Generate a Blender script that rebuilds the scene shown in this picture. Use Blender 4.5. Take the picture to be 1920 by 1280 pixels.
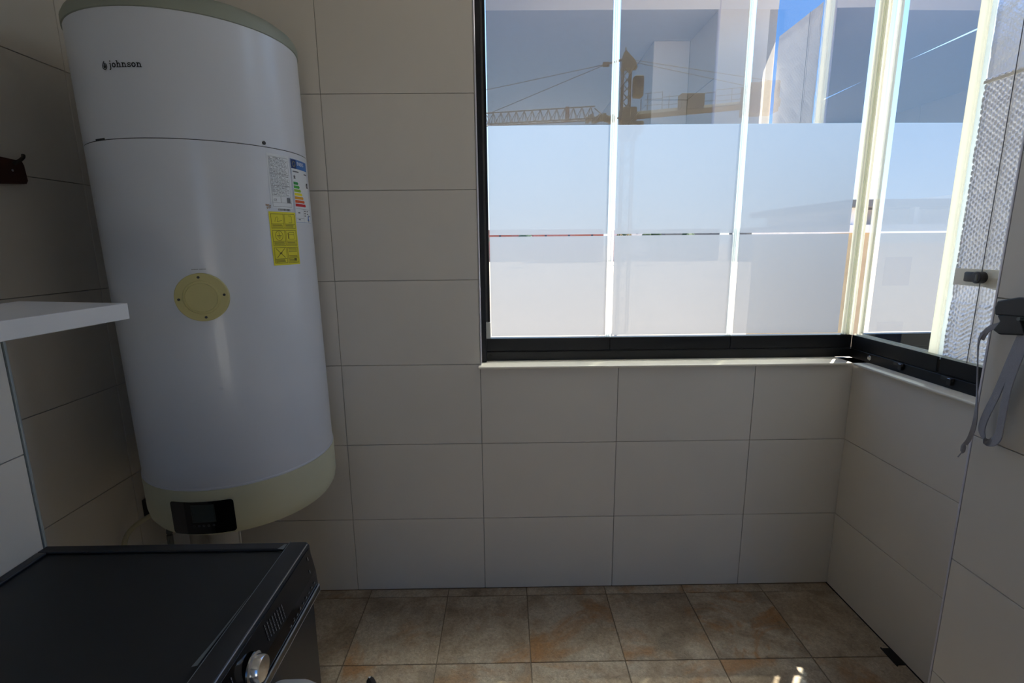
import bpy, bmesh, math, random
from mathutils import Vector, Matrix
random.seed(7)
for o in list(bpy.data.objects): bpy.data.objects.remove(o)
C = bpy.context.scene.collection
SC = bpy.context.scene
sin, cos, PI, rad = math.sin, math.cos, math.pi, math.radians

# ------------------------------------------------------------------ camera
EYE = 1.46135
PITCH, YAW, ROLL, FPX = .191, .009, -.0098, 936.51
F = Vector((sin(YAW)*cos(PITCH), cos(YAW)*cos(PITCH), -sin(PITCH)))
R0 = Vector((cos(YAW), -sin(YAW), 0)); U0 = R0.cross(F)
RV = R0*cos(ROLL)+U0*sin(ROLL); UV = -R0*sin(ROLL)+U0*cos(ROLL)
cam = bpy.data.cameras.new('camera'); cam.sensor_width = 36; cam.lens = FPX/1920*36
cam.clip_start = .02; cam.clip_end = 5000
co = bpy.data.objects.new('camera', cam); C.objects.link(co)
co.matrix_world = Matrix(((RV.x, UV.x, -F.x, 0), (RV.y, UV.y, -F.y, 0), (RV.z, UV.z, -F.z, EYE), (0, 0, 0, 1)))
SC.camera = co

# ------------------------------------------------------------------ sky, sun, exposure
SC.view_settings.view_transform = 'Standard'; SC.view_settings.look = 'None'
SC.view_settings.exposure = 0.52; SC.view_settings.gamma = 1.0; SC.view_settings.use_curve_mapping = False
w = bpy.data.worlds.new('sky'); SC.world = w; w.use_nodes = True
nt = w.node_tree; nt.nodes.clear()
tc = nt.nodes.new('ShaderNodeTexCoord'); sx = nt.nodes.new('ShaderNodeSeparateXYZ')
rp = nt.nodes.new('ShaderNodeValToRGB'); bg = nt.nodes.new('ShaderNodeBackground'); wo = nt.nodes.new('ShaderNodeOutputWorld')
nt.links.new(tc.outputs['Generated'], sx.inputs[0]); nt.links.new(sx.outputs['Z'], rp.inputs[0])
rq = nt.nodes.new('ShaderNodeValToRGB'); nt.links.new(sx.outputs['Z'], rq.inputs[0])   # the sky opposite the sun is deeper
dt = nt.nodes.new('ShaderNodeVectorMath'); dt.operation = 'DOT_PRODUCT'; nt.links.new(tc.outputs['Generated'], dt.inputs[0]); dt.inputs[1].default_value = (.63, .777, 0)
mr = nt.nodes.new('ShaderNodeMapRange'); mr.interpolation_type = 'SMOOTHSTEP'; nt.links.new(dt.outputs['Value'], mr.inputs[0])
mr.inputs[1].default_value = -.6; mr.inputs[2].default_value = .5
mxs = nt.nodes.new('ShaderNodeMix'); mxs.data_type = 'RGBA'; nt.links.new(mr.outputs[0], mxs.inputs[0])
nt.links.new(rq.outputs[0], mxs.inputs[6]); nt.links.new(rp.outputs[0], mxs.inputs[7])
q0 = rq.color_ramp; q0.elements[0].position = 0; q0.elements[0].color = (.42, .58, .82, 1); q0.elements[1].position = 1; q0.elements[1].color = (.06, .18, .50, 1)
for p_, c_ in ((.12, (.18, .36, .75)), (.32, (.03, .14, .44))):
    e = q0.elements.new(p_); e.color = (*c_, 1)
nt.links.new(mxs.outputs[2], bg.inputs[0]); nt.links.new(bg.outputs[0], wo.inputs[0])
cr = rp.color_ramp
cr.elements[0].position = 0.0; cr.elements[0].color = (.80, .90, 1.0, 1)
cr.elements[1].position = 1.0; cr.elements[1].color = (.08, .21, .55, 1)
for p_, c_ in ((.08, (.60, .79, 1.0)), (.28, (.40, .64, 1.0)), (.55, (.14, .34, .85))):
    e = cr.elements.new(p_); e.color = (*c_, 1)
bg.inputs['Strength'].default_value = 1.6
sl = bpy.data.lights.new('sun', 'SUN'); sl.energy = 13.0; sl.angle = rad(.55); sl.color = (1, .91, .77)
so = bpy.data.objects.new('sun', sl); C.objects.link(so)
SUN = Vector((.315, .389, .866)).normalized()
so.rotation_euler = SUN.to_track_quat('Z', 'Y').to_euler(); so.location = (3, 4, 9)

# ------------------------------------------------------------------ helpers
def tag(o, label=None, cat=None, group=None, kind=None):
    if label: o['label'] = label
    if cat: o['category'] = cat
    if group: o['group'] = group
    if kind: o['kind'] = kind
    return o
def empty(name, loc=(0, 0, 0), label=None, cat=None, group=None, kind=None):
    o = bpy.data.objects.new(name, None); C.objects.link(o); o.location = loc; o.empty_display_size = .05
    return tag(o, label, cat, group, kind)
def link(name, me, parent=None):
    o = bpy.data.objects.new(name, me); C.objects.link(o)
    if parent:
        o.parent = parent
        p = parent; off = Vector(parent.location); q = parent.parent
        while q: off += Vector(q.location); q = q.parent
        o.location = -off          # geometry is written in room coordinates
    return o
class MB:
    def __init__(s): s.bm = bmesh.new()
    def box(s, x0, x1, y0, y1, z0, z1, bev=0, seg=1, fn=None):
        m = bmesh.new(); bmesh.ops.create_cube(m, size=1)
        for v in m.verts:
            v.co = Vector((x0+(v.co.x+.5)*(x1-x0), y0+(v.co.y+.5)*(y1-y0), z0+(v.co.z+.5)*(z1-z0)))
        if bev: bmesh.ops.bevel(m, geom=m.edges[:], offset=bev, segments=seg, affect='EDGES', profile=.5)
        if fn:
            for v in m.verts: v.co = fn(v.co)
        s.join(m); return s
    def join(s, m):
        me = bpy.data.meshes.new('t'); m.to_mesh(me); m.free(); s.bm.from_mesh(me); bpy.data.meshes.remove(me)
    def bar(s, p, q, r, n=6, r2=None):
        p, q = Vector(p), Vector(q); d = q-p; L = d.length
        if L < 1e-6: return s
        rot = d.to_track_quat('Z', 'Y').to_matrix().to_4x4()
        bmesh.ops.create_cone(s.bm, cap_ends=True, segments=n, radius1=r, radius2=r if r2 is None else r2, depth=L,
                              matrix=Matrix.Translation((p+q)/2) @ rot)
        return s
    def tube(s, pts, r, n=10):
        pts = [Vector(p) for p in pts]; rings = []
        up = Vector((0, 0, 1))
        for i, p in enumerate(pts):
            t = (pts[min(i+1, len(pts)-1)]-pts[max(i-1, 0)]).normalized()
            a = t.cross(up)
            if a.length < .05: a = t.cross(Vector((1, 0, 0)))
            a.normalize(); b = t.cross(a).normalized()
            rings.append([s.bm.verts.new(p+(a*cos(2*PI*k/n)+b*sin(2*PI*k/n))*r) for k in range(n)])
        for i in range(len(rings)-1):
            for k in range(n):
                s.bm.faces.new((rings[i][k], rings[i][(k+1) % n], rings[i+1][(k+1) % n], rings[i+1][k]))
        s.bm.faces.new(rings[0]); s.bm.faces.new(rings[-1][::-1]); return s
    def lathe(s, prof, n=64, cx=0, cy=0, axis='Z', loc=(0, 0, 0)):
        rings = []
        for r, z in prof:
            ring = []
            for k in range(n):
                a = 2*PI*k/n
                if axis == 'Z': c = Vector((r*cos(a), r*sin(a), z))
                else: c = Vector((z, r*cos(a), r*sin(a)))
                ring.append(s.bm.verts.new(c+Vector(loc)))
            rings.append(ring)
        for i in range(len(rings)-1):
            for k in range(n):
                s.bm.faces.new((rings[i][k], rings[i][(k+1) % n], rings[i+1][(k+1) % n], rings[i+1][k]))
        s.bm.faces.new(rings[0]); s.bm.faces.new(rings[-1]); return s
    def poly(s, pts):
        s.bm.faces.new([s.bm.verts.new(Vector(p)) for p in pts]); return s
    def prism(s, pts, d):
        d = Vector(d); a = [s.bm.verts.new(Vector(p)) for p in pts]; b = [s.bm.verts.new(Vector(p)+d) for p in pts]
        s.bm.faces.new(a); s.bm.faces.new(b[::-1]); n = len(a)
        for i in range(n): s.bm.faces.new((a[i], b[i], b[(i+1) % n], a[(i+1) % n]))
        return s
    def build(s, name, m, parent=None, smooth=False, recalc=True, fn=None):
        if fn:
            for v in s.bm.verts: v.co = fn(v.co)
        if recalc: bmesh.ops.recalc_face_normals(s.bm, faces=s.bm.faces[:])
        me = bpy.data.meshes.new(name); s.bm.to_mesh(me); s.bm.free(); me.materials.append(m)
        if smooth:
            for p in me.polygons: p.use_smooth = True
            me.set_sharp_from_angle(angle=rad(35))
        return link(name, me, parent)

# ------------------------------------------------------------------ materials
def mat(name, col, rough=.5, metal=0, noise=0, nscale=20, bump=0, bscale=200, coat=0, spec=.5):
    m = bpy.data.materials.new(name); m.use_nodes = True; n = m.node_tree; b = n.nodes['Principled BSDF']
    b.inputs['Base Color'].default_value = (*col, 1); b.inputs['Roughness'].default_value = rough
    b.inputs['Metallic'].default_value = metal; b.inputs['Coat Weight'].default_value = coat
    b.inputs['Specular IOR Level'].default_value = spec
    tc = n.nodes.new('ShaderNodeTexCoord')
    if noise:
        t = n.nodes.new('ShaderNodeTexNoise'); t.inputs['Scale'].default_value = nscale; t.inputs['Detail'].default_value = 5
        n.links.new(tc.outputs['Object'], t.inputs['Vector'])
        x = n.nodes.new('ShaderNodeMix'); x.data_type = 'RGBA'
        x.inputs[6].default_value = (*[c*(1-noise) for c in col], 1); x.inputs[7].default_value = (*[min(1, c*(1+noise)) for c in col], 1)
        n.links.new(t.outputs['Fac'], x.inputs[0]); n.links.new(x.outputs[2], b.inputs['Base Color'])
    if bump:
        t = n.nodes.new('ShaderNodeTexNoise'); t.inputs['Scale'].default_value = bscale; t.inputs['Detail'].default_value = 3
        n.links.new(tc.outputs['Object'], t.inputs['Vector'])
        u = n.nodes.new('ShaderNodeBump'); u.inputs['Strength'].default_value = bump; u.inputs['Distance'].default_value = .002
        n.links.new(t.outputs['Fac'], u.inputs['Height']); n.links.new(u.outputs[0], b.inputs['Normal'])
    return m
def nodes(name):
    m = bpy.data.materials.new(name); m.use_nodes = True; n = m.node_tree; n.nodes.clear()
    o = n.nodes.new('ShaderNodeOutputMaterial'); return m, n, o

M = {}
M['wall_tile'] = mat('wall_tile', (.78, .735, .665), .38, noise=.03, nscale=6, bump=.05, bscale=500)
M['grout'] = mat('grout', (.42, .39, .34), .9, noise=.1, nscale=60)
M['plaster'] = mat('plaster', (.80, .79, .77), .8, noise=.03)
GZ0 = -9.0
M['terrace'] = mat('bounce_paving', (.62, .58, .52), .9, noise=.05)
M['sill'] = mat('sill_stone', (.82, .77, .66), .35, noise=.05, nscale=30)
M['black_alu'] = mat('black_aluminium', (.007, .0075, .009), .42, noise=.15, nscale=80, spec=.3)
M['groove'] = mat('groove_black', (.003, .003, .004), .8)
M['cream_profile'] = mat('cream_profile', (.82, .80, .66), .45, noise=.04)
M['brush'] = mat('brush_seal', (.20, .20, .20), .9, bump=.8, bscale=900)
M['chrome'] = mat('chrome', (.75, .75, .76), .15, 1)
M['trim_white'] = mat('corner_trim_plastic', (.66, .63, .68), .4)
M['trim_alu'] = mat('corner_trim_aluminium', (.42, .47, .47), .35, .3)
M['heater_white'] = mat('heater_enamel', (.71, .745, .82), .28, noise=.02, nscale=5, coat=.2)
M['heater_beige'] = mat('heater_beige_plastic', (.63, .64, .49), .45, noise=.03, nscale=9)
M['heater_cap'] = mat('heater_cap_plastic', (.31, .34, .28), .5, noise=.04, nscale=9)
M['seam_dark'] = mat('seam_dark', (.05, .05, .055), .7)
M['disc_yellow'] = mat('disc_ivory_plastic', (.58, .52, .22), .45, noise=.03, nscale=15)
M['ink'] = mat('ink_black', (.008, .01, .013), .5)
M['screen_black'] = mat('panel_black_gloss', (.004, .005, .006), .12)
M['lcd'] = mat('lcd_grey', (.035, .05, .05), .3)
M['lcd_frame'] = mat('lcd_frame', (.09, .11, .11), .3)
M['paper'] = mat('paper_white', (.80, .84, .88), .5)
M['paper_yellow'] = mat('paper_yellow', (.82, .74, .02), .5)
M['ink_yellow'] = mat('ink_olive', (.16, .13, .01), .6)
M['ink_grey'] = mat('ink_grey', (.16, .17, .19), .6)
M['lab_blue'] = mat('label_blue', (.03, .16, .50), .5)
M['lab_navy'] = mat('label_navy', (.01, .04, .18), .5)
for k, c in dict(g1=(.0, .30, .06), g2=(.05, .42, .05), g3=(.32, .55, .03), g4=(.85, .75, .02), g5=(.85, .42, .02), g6=(.80, .13, .02), g7=(.65, .01, .02)).items():
    M[k] = mat('label_'+k, c, .5)
M['rust'] = mat('rust', (.35, .20, .08), .8, noise=.4, nscale=200)
M['white_melamine'] = mat('white_melamine', (.80, .80, .81), .35, noise=.02)
M['washer_body'] = mat('washer_graphite', (.034, .036, .041), .33, .35, noise=.06, nscale=30)
M['washer_top'] = mat('washer_top', (.020, .022, .024), .5, noise=.08, nscale=25, bump=.2, bscale=1500)
M['washer_gloss'] = mat('washer_black_gloss', (.005, .005, .006), .08)
M['washer_trim'] = mat('washer_trim_metal', (.16, .145, .12), .28, .9)
M['print_grey'] = mat('print_grey', (.22, .23, .24), .5)
M['glint_and_joint'] = mat('painted_glint', (.20, .24, .26), .35)  # pale colour of the painted glints, shared with the lip joint
M['bright_edge'] = mat('polished_edge', (.55, .56, .62), .18, 1)
M['pipe_cream'] = mat('pipe_cream', (.50, .47, .33), .5)
M['pipe_grey'] = mat('pipe_grey', (.13, .14, .14), .5)
M['pipe_white'] = mat('pipe_white', (.62, .60, .55), .5)
M['black_plastic'] = mat('black_plastic', (.012, .012, .015), .4)
M['wood_red'] = mat('stained_wood', (.055, .018, .012), .5, noise=.35, nscale=15)
M['dark_metal'] = mat('dark_metal', (.05, .045, .04), .4, .7)
M['strap'] = mat('grey_webbing', (.36, .36, .40), .9, noise=.12, nscale=150, bump=.7, bscale=700)
M['tape'] = mat('cream_tape', (.92, .87, .72), .45, noise=.06, nscale=40)
M['drain'] = mat('drain_dark', (.003, .003, .003), .9)
M['ivory_plastic'] = mat('ivory_plastic', (.72, .72, .66), .4)
M['crane'] = mat('crane_paint', (.34, .27, .14), .6, noise=.1, nscale=.5)
M['crane_dark'] = mat('crane_dark', (.14, .11, .08), .6)
M['concrete'] = mat('concrete_block', (.42, .36, .30), .9, noise=.15, nscale=2)
M['cable'] = mat('cable_white', (.85, .88, .9), .4)
for nme, c in dict(h_red=(.36, .12, .09), h_tan=(.50, .40, .24), h_white=(.8, .78, .74), h_grey=(.16, .17, .17), roof=(.28, .10, .06), leaf=(.03, .06, .02), pane=(.03, .04, .06), parapet=(.10, .16, .24)).items():
    M[nme] = mat(nme, c, .8, noise=.2, nscale=1.2)
M['bark'] = mat('bark', (.10, .07, .04), .9)

# floor tiles: mottled slate look, each tile shifted by its own random number
def floor_mat(name='floor_tile', vein=0):
    m, n, o = nodes(name); b = n.nodes.new('ShaderNodeBsdfPrincipled'); n.links.new(b.outputs[0], o.inputs[0])
    tc = n.nodes.new('ShaderNodeTexCoord'); oi = n.nodes.new('ShaderNodeObjectInfo')
    ad = n.nodes.new('ShaderNodeVectorMath'); ad.operation = 'MULTIPLY_ADD'
    cb = n.nodes.new('ShaderNodeCombineXYZ')
    for i in range(3): n.links.new(oi.outputs['Random'], cb.inputs[i])
    n.links.new(cb.outputs[0], ad.inputs[0]); ad.inputs[1].default_value = (37, 53, 71); n.links.new(tc.outputs['Object'], ad.inputs[2])
    def noise(sc, det, dist=0, rough=.6):
        t = n.nodes.new('ShaderNodeTexNoise'); t.inputs['Scale'].default_value = sc; t.inputs['Detail'].default_value = det
        t.inputs['Distortion'].default_value = dist; t.inputs['Roughness'].default_value = rough
        n.links.new(ad.outputs[0], t.inputs['Vector']); return t
    def ramp(src, pts):
        r = n.nodes.new('ShaderNodeValToRGB'); n.links.new(src, r.inputs[0])
        e = r.color_ramp.elements; e[0].position, e[0].color = pts[0][0], (*pts[0][1], 1); e[1].position, e[1].color = pts[-1][0], (*pts[-1][1], 1)
        for p, c in pts[1:-1]: k = e.new(p); k.color = (*c, 1)
        return r
    base = ramp(noise(5 if not vein else 3.2, 9, .4+vein, .68).outputs['Fac'], [(.30, (.19, .135, .085)), (.48, (.37, .29, .205)), (.70, (.52, .46, .37))])
    rust = ramp(noise(3.1, 6, 1.2+vein).outputs['Fac'], [(.52, (0, 0, 0)), (.66, (1, 1, 1))])
    dark = ramp(noise(4.3, 7, .8).outputs['Fac'], [(.55, (0, 0, 0)), (.72, (1, 1, 1))])
    fine = noise(95, 7, .8, .7)
    m1 = n.nodes.new('ShaderNodeMix'); m1.data_type = 'RGBA'; n.links.new(base.outputs[0], m1.inputs[6]); m1.inputs[7].default_value = (.36, .18, .06, 1)
    f1 = n.nodes.new('ShaderNodeMath'); f1.operation = 'MULTIPLY'; n.links.new(rust.outputs[0], f1.inputs[0]); f1.inputs[1].default_value = .85
    n.links.new(f1.outputs[0], m1.inputs[0])
    m2 = n.nodes.new('ShaderNodeMix'); m2.data_type = 'RGBA'; n.links.new(m1.outputs[2], m2.inputs[6]); m2.inputs[7].default_value = (.17, .15, .125, 1)
    f2 = n.nodes.new('ShaderNodeMath'); f2.operation = 'MULTIPLY'; n.links.new(dark.outputs[0], f2.inputs[0]); f2.inputs[1].default_value = .7
    n.links.new(f2.outputs[0], m2.inputs[0])
    m3 = n.nodes.new('ShaderNodeMix'); m3.data_type = 'RGBA'; m3.blend_type = 'OVERLAY'; m3.inputs[0].default_value = .85
    n.links.new(m2.outputs[2], m3.inputs[6]); n.links.new(fine.outputs['Fac'], m3.inputs[7])
    n.links.new(m3.outputs[2], b.inputs['Base Color'])
    b.inputs['Roughness'].default_value = .42
    add = n.nodes.new('ShaderNodeMath'); add.operation = 'MULTIPLY_ADD'; n.links.new(fine.outputs['Fac'], add.inputs[0]); add.inputs[1].default_value = .35
    mus = noise(18, 9, 1.0, .7); n.links.new(mus.outputs['Fac'], add.inputs[2])
    bp = n.nodes.new('ShaderNodeBump'); bp.inputs['Strength'].default_value = 1.0; bp.inputs['Distance'].default_value = .006
    n.links.new(add.outputs[0], bp.inputs['Height']); n.links.new(bp.outputs[0], b.inputs['Normal'])
    return m
M['floor_tile'] = floor_mat(); M['floor_tile_veined'] = floor_mat('floor_tile_veined', 3.0)
M['floor_grout'] = mat('floor_grout', (.17, .13, .09), .9, noise=.15, nscale=50)

def glass():
    m, n, o = nodes('window_glass')
    t = n.nodes.new('ShaderNodeBsdfTransparent'); t.inputs[0].default_value = (.95, .98, .97, 1)
    g = n.nodes.new('ShaderNodeBsdfGlossy'); g.inputs['Roughness'].default_value = .0
    lw = n.nodes.new('ShaderNodeLayerWeight'); lw.inputs['Blend'].default_value = .5
    pw = n.nodes.new('ShaderNodeMath'); pw.operation = 'POWER'; n.links.new(lw.outputs['Facing'], pw.inputs[0]); pw.inputs[1].default_value = 5
    f = n.nodes.new('ShaderNodeMath'); f.operation = 'MULTIPLY_ADD'; n.links.new(pw.outputs[0], f.inputs[0]); f.inputs[1].default_value = .9; f.inputs[2].default_value = .03
    x = n.nodes.new('ShaderNodeMixShader'); n.links.new(f.outputs[0], x.inputs[0]); n.links.new(t.outputs[0], x.inputs[1]); n.links.new(g.outputs[0], x.inputs[2])
    n.links.new(x.outputs[0], o.inputs[0]); return m
def mirror_film(name, refl, trans):
    m, n, o = nodes(name)
    t = n.nodes.new('ShaderNodeBsdfTransparent'); t.inputs[0].default_value = (*trans, 1)
    g = n.nodes.new('ShaderNodeBsdfGlossy'); g.inputs['Roughness'].default_value = .0; g.inputs[0].default_value = (*refl, 1)
    a = n.nodes.new('ShaderNodeAddShader'); n.links.new(t.outputs[0], a.inputs[0]); n.links.new(g.outputs[0], a.inputs[1])
    n.links.new(a.outputs[0], o.inputs[0]); return m
def frost_film():
    m, n, o = nodes('frosted_film')
    t = n.nodes.new('ShaderNodeBsdfTranslucent'); t.inputs[0].default_value = (.150, .176, .222, 1)
    r = n.nodes.new('ShaderNodeBsdfRefraction'); r.inputs['IOR'].default_value = 1.22; r.inputs['Roughness'].default_value = 1.0
    r.inputs[0].default_value = (.53, .57, .64, 1)
    x = n.nodes.new('ShaderNodeMixShader'); x.inputs[0].default_value = .45
    n.links.new(t.outputs[0], x.inputs[1]); n.links.new(r.outputs[0], x.inputs[2])
    d = n.nodes.new('ShaderNodeBsdfDiffuse'); d.inputs[0].default_value = (.5, .5, .52, 1)
    y = n.nodes.new('ShaderNodeMixShader'); y.inputs[0].default_value = .12
    n.links.new(x.outputs[0], y.inputs[1]); n.links.new(d.outputs[0], y.inputs[2])
    p = n.nodes.new('ShaderNodeBsdfTransparent'); z = n.nodes.new('ShaderNodeMixShader'); z.inputs[0].default_value = .045
    n.links.new(y.outputs[0], z.inputs[1]); n.links.new(p.outputs[0], z.inputs[2])
    n.links.new(z.outputs[0], o.inputs[0]); return m
def cream_seal():
    m, n, o = nodes('cream_translucent_profile')
    t = n.nodes.new('ShaderNodeBsdfTranslucent'); t.inputs[0].default_value = (.90, .90, .82, 1)
    g = n.nodes.new('ShaderNodeBsdfPrincipled'); g.inputs['Base Color'].default_value = (.84, .84, .76, 1); g.inputs['Roughness'].default_value = .35
    x = n.nodes.new('ShaderNodeMixShader'); x.inputs[0].default_value = .35; n.links.new(t.outputs[0], x.inputs[1]); n.links.new(g.outputs[0], x.inputs[2])
    n.links.new(x.outputs[0], o.inputs[0]); return m
def seal():
    m, n, o = nodes('clear_seal')
    t = n.nodes.new('ShaderNodeBsdfTranslucent'); t.inputs[0].default_value = (.74, .82, .86, 1)
    p = n.nodes.new('ShaderNodeBsdfTransparent'); p.inputs[0].default_value = (.92, .94, .92, 1)
    g = n.nodes.new('ShaderNodeBsdfGlossy'); g.inputs['Roughness'].default_value = .15
    x = n.nodes.new('ShaderNodeMixShader'); x.inputs[0].default_value = .6; n.links.new(t.outputs[0], x.inputs[1]); n.links.new(p.outputs[0], x.inputs[2])
    y = n.nodes.new('ShaderNodeMixShader'); y.inputs[0].default_value = .1; n.links.new(x.outputs[0], y.inputs[1]); n.links.new(g.outputs[0], y.inputs[2])
    n.links.new(y.outputs[0], o.inputs[0]); return m
M['glass'] = glass()
M['solar'] = mirror_film('solar_mirror_film', (.75, .71, .71), (.082, .092, .10))
M['solar_side'] = mirror_film('solar_mirror_film_side', (.84, .85, .86), (.055, .07, .09))
M['frost'] = frost_film(); M['cream_seal'] = cream_seal(); M['seal'] = seal()
M['foil'] = mat('bubble_foil', (.80, .81, .84), .22, .72, bump=.5, bscale=260)
_n = M['foil'].node_tree; _t = _n.nodes.new('ShaderNodeBsdfTranslucent'); _t.inputs[0].default_value = (.62, .64, .68, 1)
_x = _n.nodes.new('ShaderNodeMixShader'); _x.inputs[0].default_value = .13
_n.links.new(_n.nodes['Principled BSDF'].outputs[0], _x.inputs[1]); _n.links.new(_t.outputs[0], _x.inputs[2])
_n.links.new(_x.outputs[0], _n.nodes['Material Output'].inputs[0])
M['ground'] = mat('dry_ground', (.47, .37, .28), .95, noise=.15, nscale=.05)

# ------------------------------------------------------------------ the room
D = 1.9292                      # back wall plane
CE = 2.86
ZR = [0, .3313, .6645, .9977, 1.3309, 1.6641, 1.9973, 2.3305, 2.6637, CE]
CL = 2.664                      # ceiling, raised to CE in the window bay
CE = 2.86 
SL = .0137                      # the right wall runs very slightly out of square
XC = 1.3813
def rw(off=0):                  # shear for things lying along the right wall
    return lambda v: Vector((v.x+XC+(D-v.y)*SL+off, v.y, v.z))
G = .0011                       # half joint
def tiles(parent, axis, pos, sgn, us, zs, m, th=.006, fn=None, hole=None):
    """tile pieces on a vertical plane; axis 'y' = back wall (u is x), axis 'x' = side wall (u is y)"""
    for i in range(len(us)-1):
        for j in range(len(zs)-1):
            u0, u1, z0, z1 = us[i]+G, us[i+1]-G, zs[j]+G, zs[j+1]-G
            if hole and hole(us[i], us[i+1], zs[j], zs[j+1]) is not None:
                r = hole(us[i], us[i+1], zs[j], zs[j+1])
                if r is False: continue
                z0, z1 = r[0]+G, r[1]-G
            b = MB()
            if axis == 'y': b.box(u0, u1, pos, pos+th, z0, z1, .0008)
            elif sgn > 0: b.box(pos, pos+th, u0, u1, z0, z1, .0008)
            else: b.box(pos-th, pos, u0, u1, z0, z1, .0008)
            b.build('tile', m, parent, fn=fn)

# floor
fl = MB().box(-1.6, 1.03, -1.9, .7, -.12, -.003).box(-1.6, 1.6, .7, 2.0, -.12, -.003).build('floor', M['floor_grout']); tag(fl, 'mottled beige and rust slate look tiled floor of the laundry', kind='structure')
fx = [-1.35, -1.2667, -.9333, -.6, -.2667, .0700, .4070, .7433, 1.0790, 1.3875]
fy = [-1.2, -.8367, -.4995, -.1623, .1749, .5121, .8493, 1.1900, 1.5305, 1.8785, D]
for i in range(len(fx)-1):
    for j in range(len(fy)-1):
        if fx[i] < -1 and fy[j] < .85: continue
        if fx[i] > .9 and fy[j] < .4: continue
        x0, x1 = fx[i]+.0018, fx[i+1]-.0018
        h = random.uniform(-.0006, .0006)
        o = MB().box(x0-(x0+x1)/2, x1-(x0+x1)/2, -(fy[j+1]-fy[j])/2+.0018, (fy[j+1]-fy[j])/2-.0018, -.008, h, .001).build('tile', M['floor_tile_veined'] if (i, j) == (7, 8) else M['floor_tile'], fl)
        o.location = ((x0+x1)/2, (fy[j]+fy[j+1])/2, 0)
# ceiling
ce = MB().box(-1.6, 1.03, -2.0, .37, CL, CE+.15).box(-1.6, 1.445, .37, 1.147, CL, CE+.15).box(-1.6, 1.56, 1.147, 2.1, CE, CE+.15).build('ceiling', M['plaster']); tag(ce, 'plain white ceiling above the laundry', kind='structure')
# back wall: solid left of the window and low wall under the window
wb = MB().box(-1.5, -.105, D+.006, D+.16, 0, CE)
wb.box(-.105, 1.56, D+.006, D+.16, 0, .9835)
wb.box(-.105, 1.56, D+.04, D+.16, 2.80, CE)
wb = wb.build('wall_back', M['grout']); tag(wb, 'off white tiled wall with the window, behind the water heater', kind='structure')
cols = [-1.35, -1.2094, -.6594, -.1094, .4406, .9906, 1.3875]
def hole(u0, u1, z0, z1):
    if u0 < -.2: return None
    if z0 > .99: return False
    return (z0, min(z1, .9835))
tiles(wb, 'y', D, 1, cols, ZR, M['wall_tile'], hole=hole)
MB().box(-.1085, -.1045, D-.001, D+.09, .995, CE).build('reveal_edge', M['trim_white'], wb)
# left wall: recess beyond, pier nearer the camera
wl = MB().box(-1.5, -1.356, .96, D+.1, 0, CE)
wl.box(-1.5, -.981, -1.9, .960, 0, CE)
wl = wl.build('wall_left', M['grout']); tag(wl, 'tiled left wall, a near pier and a dark recess behind it', kind='structure')
tiles(wl, 'x', -1.35, -1, [.966, 1.129, 1.679, D], ZR, M['wall_tile'])
ZL = [0, .058, .391, .724, 1.057, 1.390, 1.723, 2.056, 2.389, CL]
tiles(wl, 'x', -.975, -1, [-1.8, -1.24, -.69, -.14, .41, .955], ZL, M['wall_tile'])
MB().box(-1.35, -.985, .960, .9655, 0, CE).build('return_face', M['wall_tile'], wl)
tr = MB()
for k in range(6):
    a0, a1 = PI/2*k/6, PI/2*(k+1)/6
    c = Vector((-.984, .9555, 0)); r = .0115
    tr.prism([c, c+Vector((cos(a0)*r, sin(a0)*r, 0)), c+Vector((cos(a1)*r, sin(a1)*r, 0))], (0, 0, CE))
tr.build('corner_trim', M['trim_alu'], wl, smooth=True)
# right wall: low wall under the side window, then the near pier
wr = MB().box(.006, .13, 1.15, D+.1, 0, .9835, fn=rw())
wr.box(1.134, 1.445, .74, 1.140, 0, CE)
wr.box(.913, 1.445, .37, .729, 0, CE).box(.913, 1.03, -1.9, .37, 0, CE)
wr.box(.04, .16, 1.15, D+.16, 2.80, CE, fn=rw())
wr = wr.build('wall_right', M['grout']); tag(wr, 'tiled low wall under the side window and near tiled pier', kind='structure')
tiles(wr, 'x', 0, 1, [1.145, 1.3866, D], [0, .3313, .6645, .9835], M['wall_tile'], fn=rw())
tiles(wr, 'x', 1.128, 1, [.735, 1.1365], ZR[:-1], M['wall_tile'])
tiles(wr, 'x', .907, 1, [-1.45, -.90, -.35, .20, .729], ZR[:-1], M['wall_tile'])
tiles(wr, 'y', .729, 1, [.907, 1.128], ZR[:-1], M['wall_tile'])
MB().box(1.134, 1.40, 1.140, 1.146, 0, CE).build('return_face', M['wall_tile'], wr)
tr = MB(); c = Vector((1.1395, 1.1365, 0)); r = .0118
for k in range(6):
    a0, a1 = PI/2+PI/2*k/6, PI/2+PI/2*(k+1)/6
    tr.prism([c, c+Vector((cos(a0)*r, sin(a0)*r, 0)), c+Vector((cos(a1)*r, sin(a1)*r, 0))], (0, 0, CE))
tr.build('corner_trim', M['trim_white'], wr, smooth=True)
# dark joint at the foot of the right wall
MB().box(-.004, .006, 1.15, D, -.003, .0025, fn=rw()).build('floor_joint', M['drain'], wr)
bb = MB().box(-4, 4, -9, 2.09, GZ0, -.3).build('wall_lower', M['plaster']); tag(bb, 'plain storeys of the building below the laundry', kind='structure')
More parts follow.
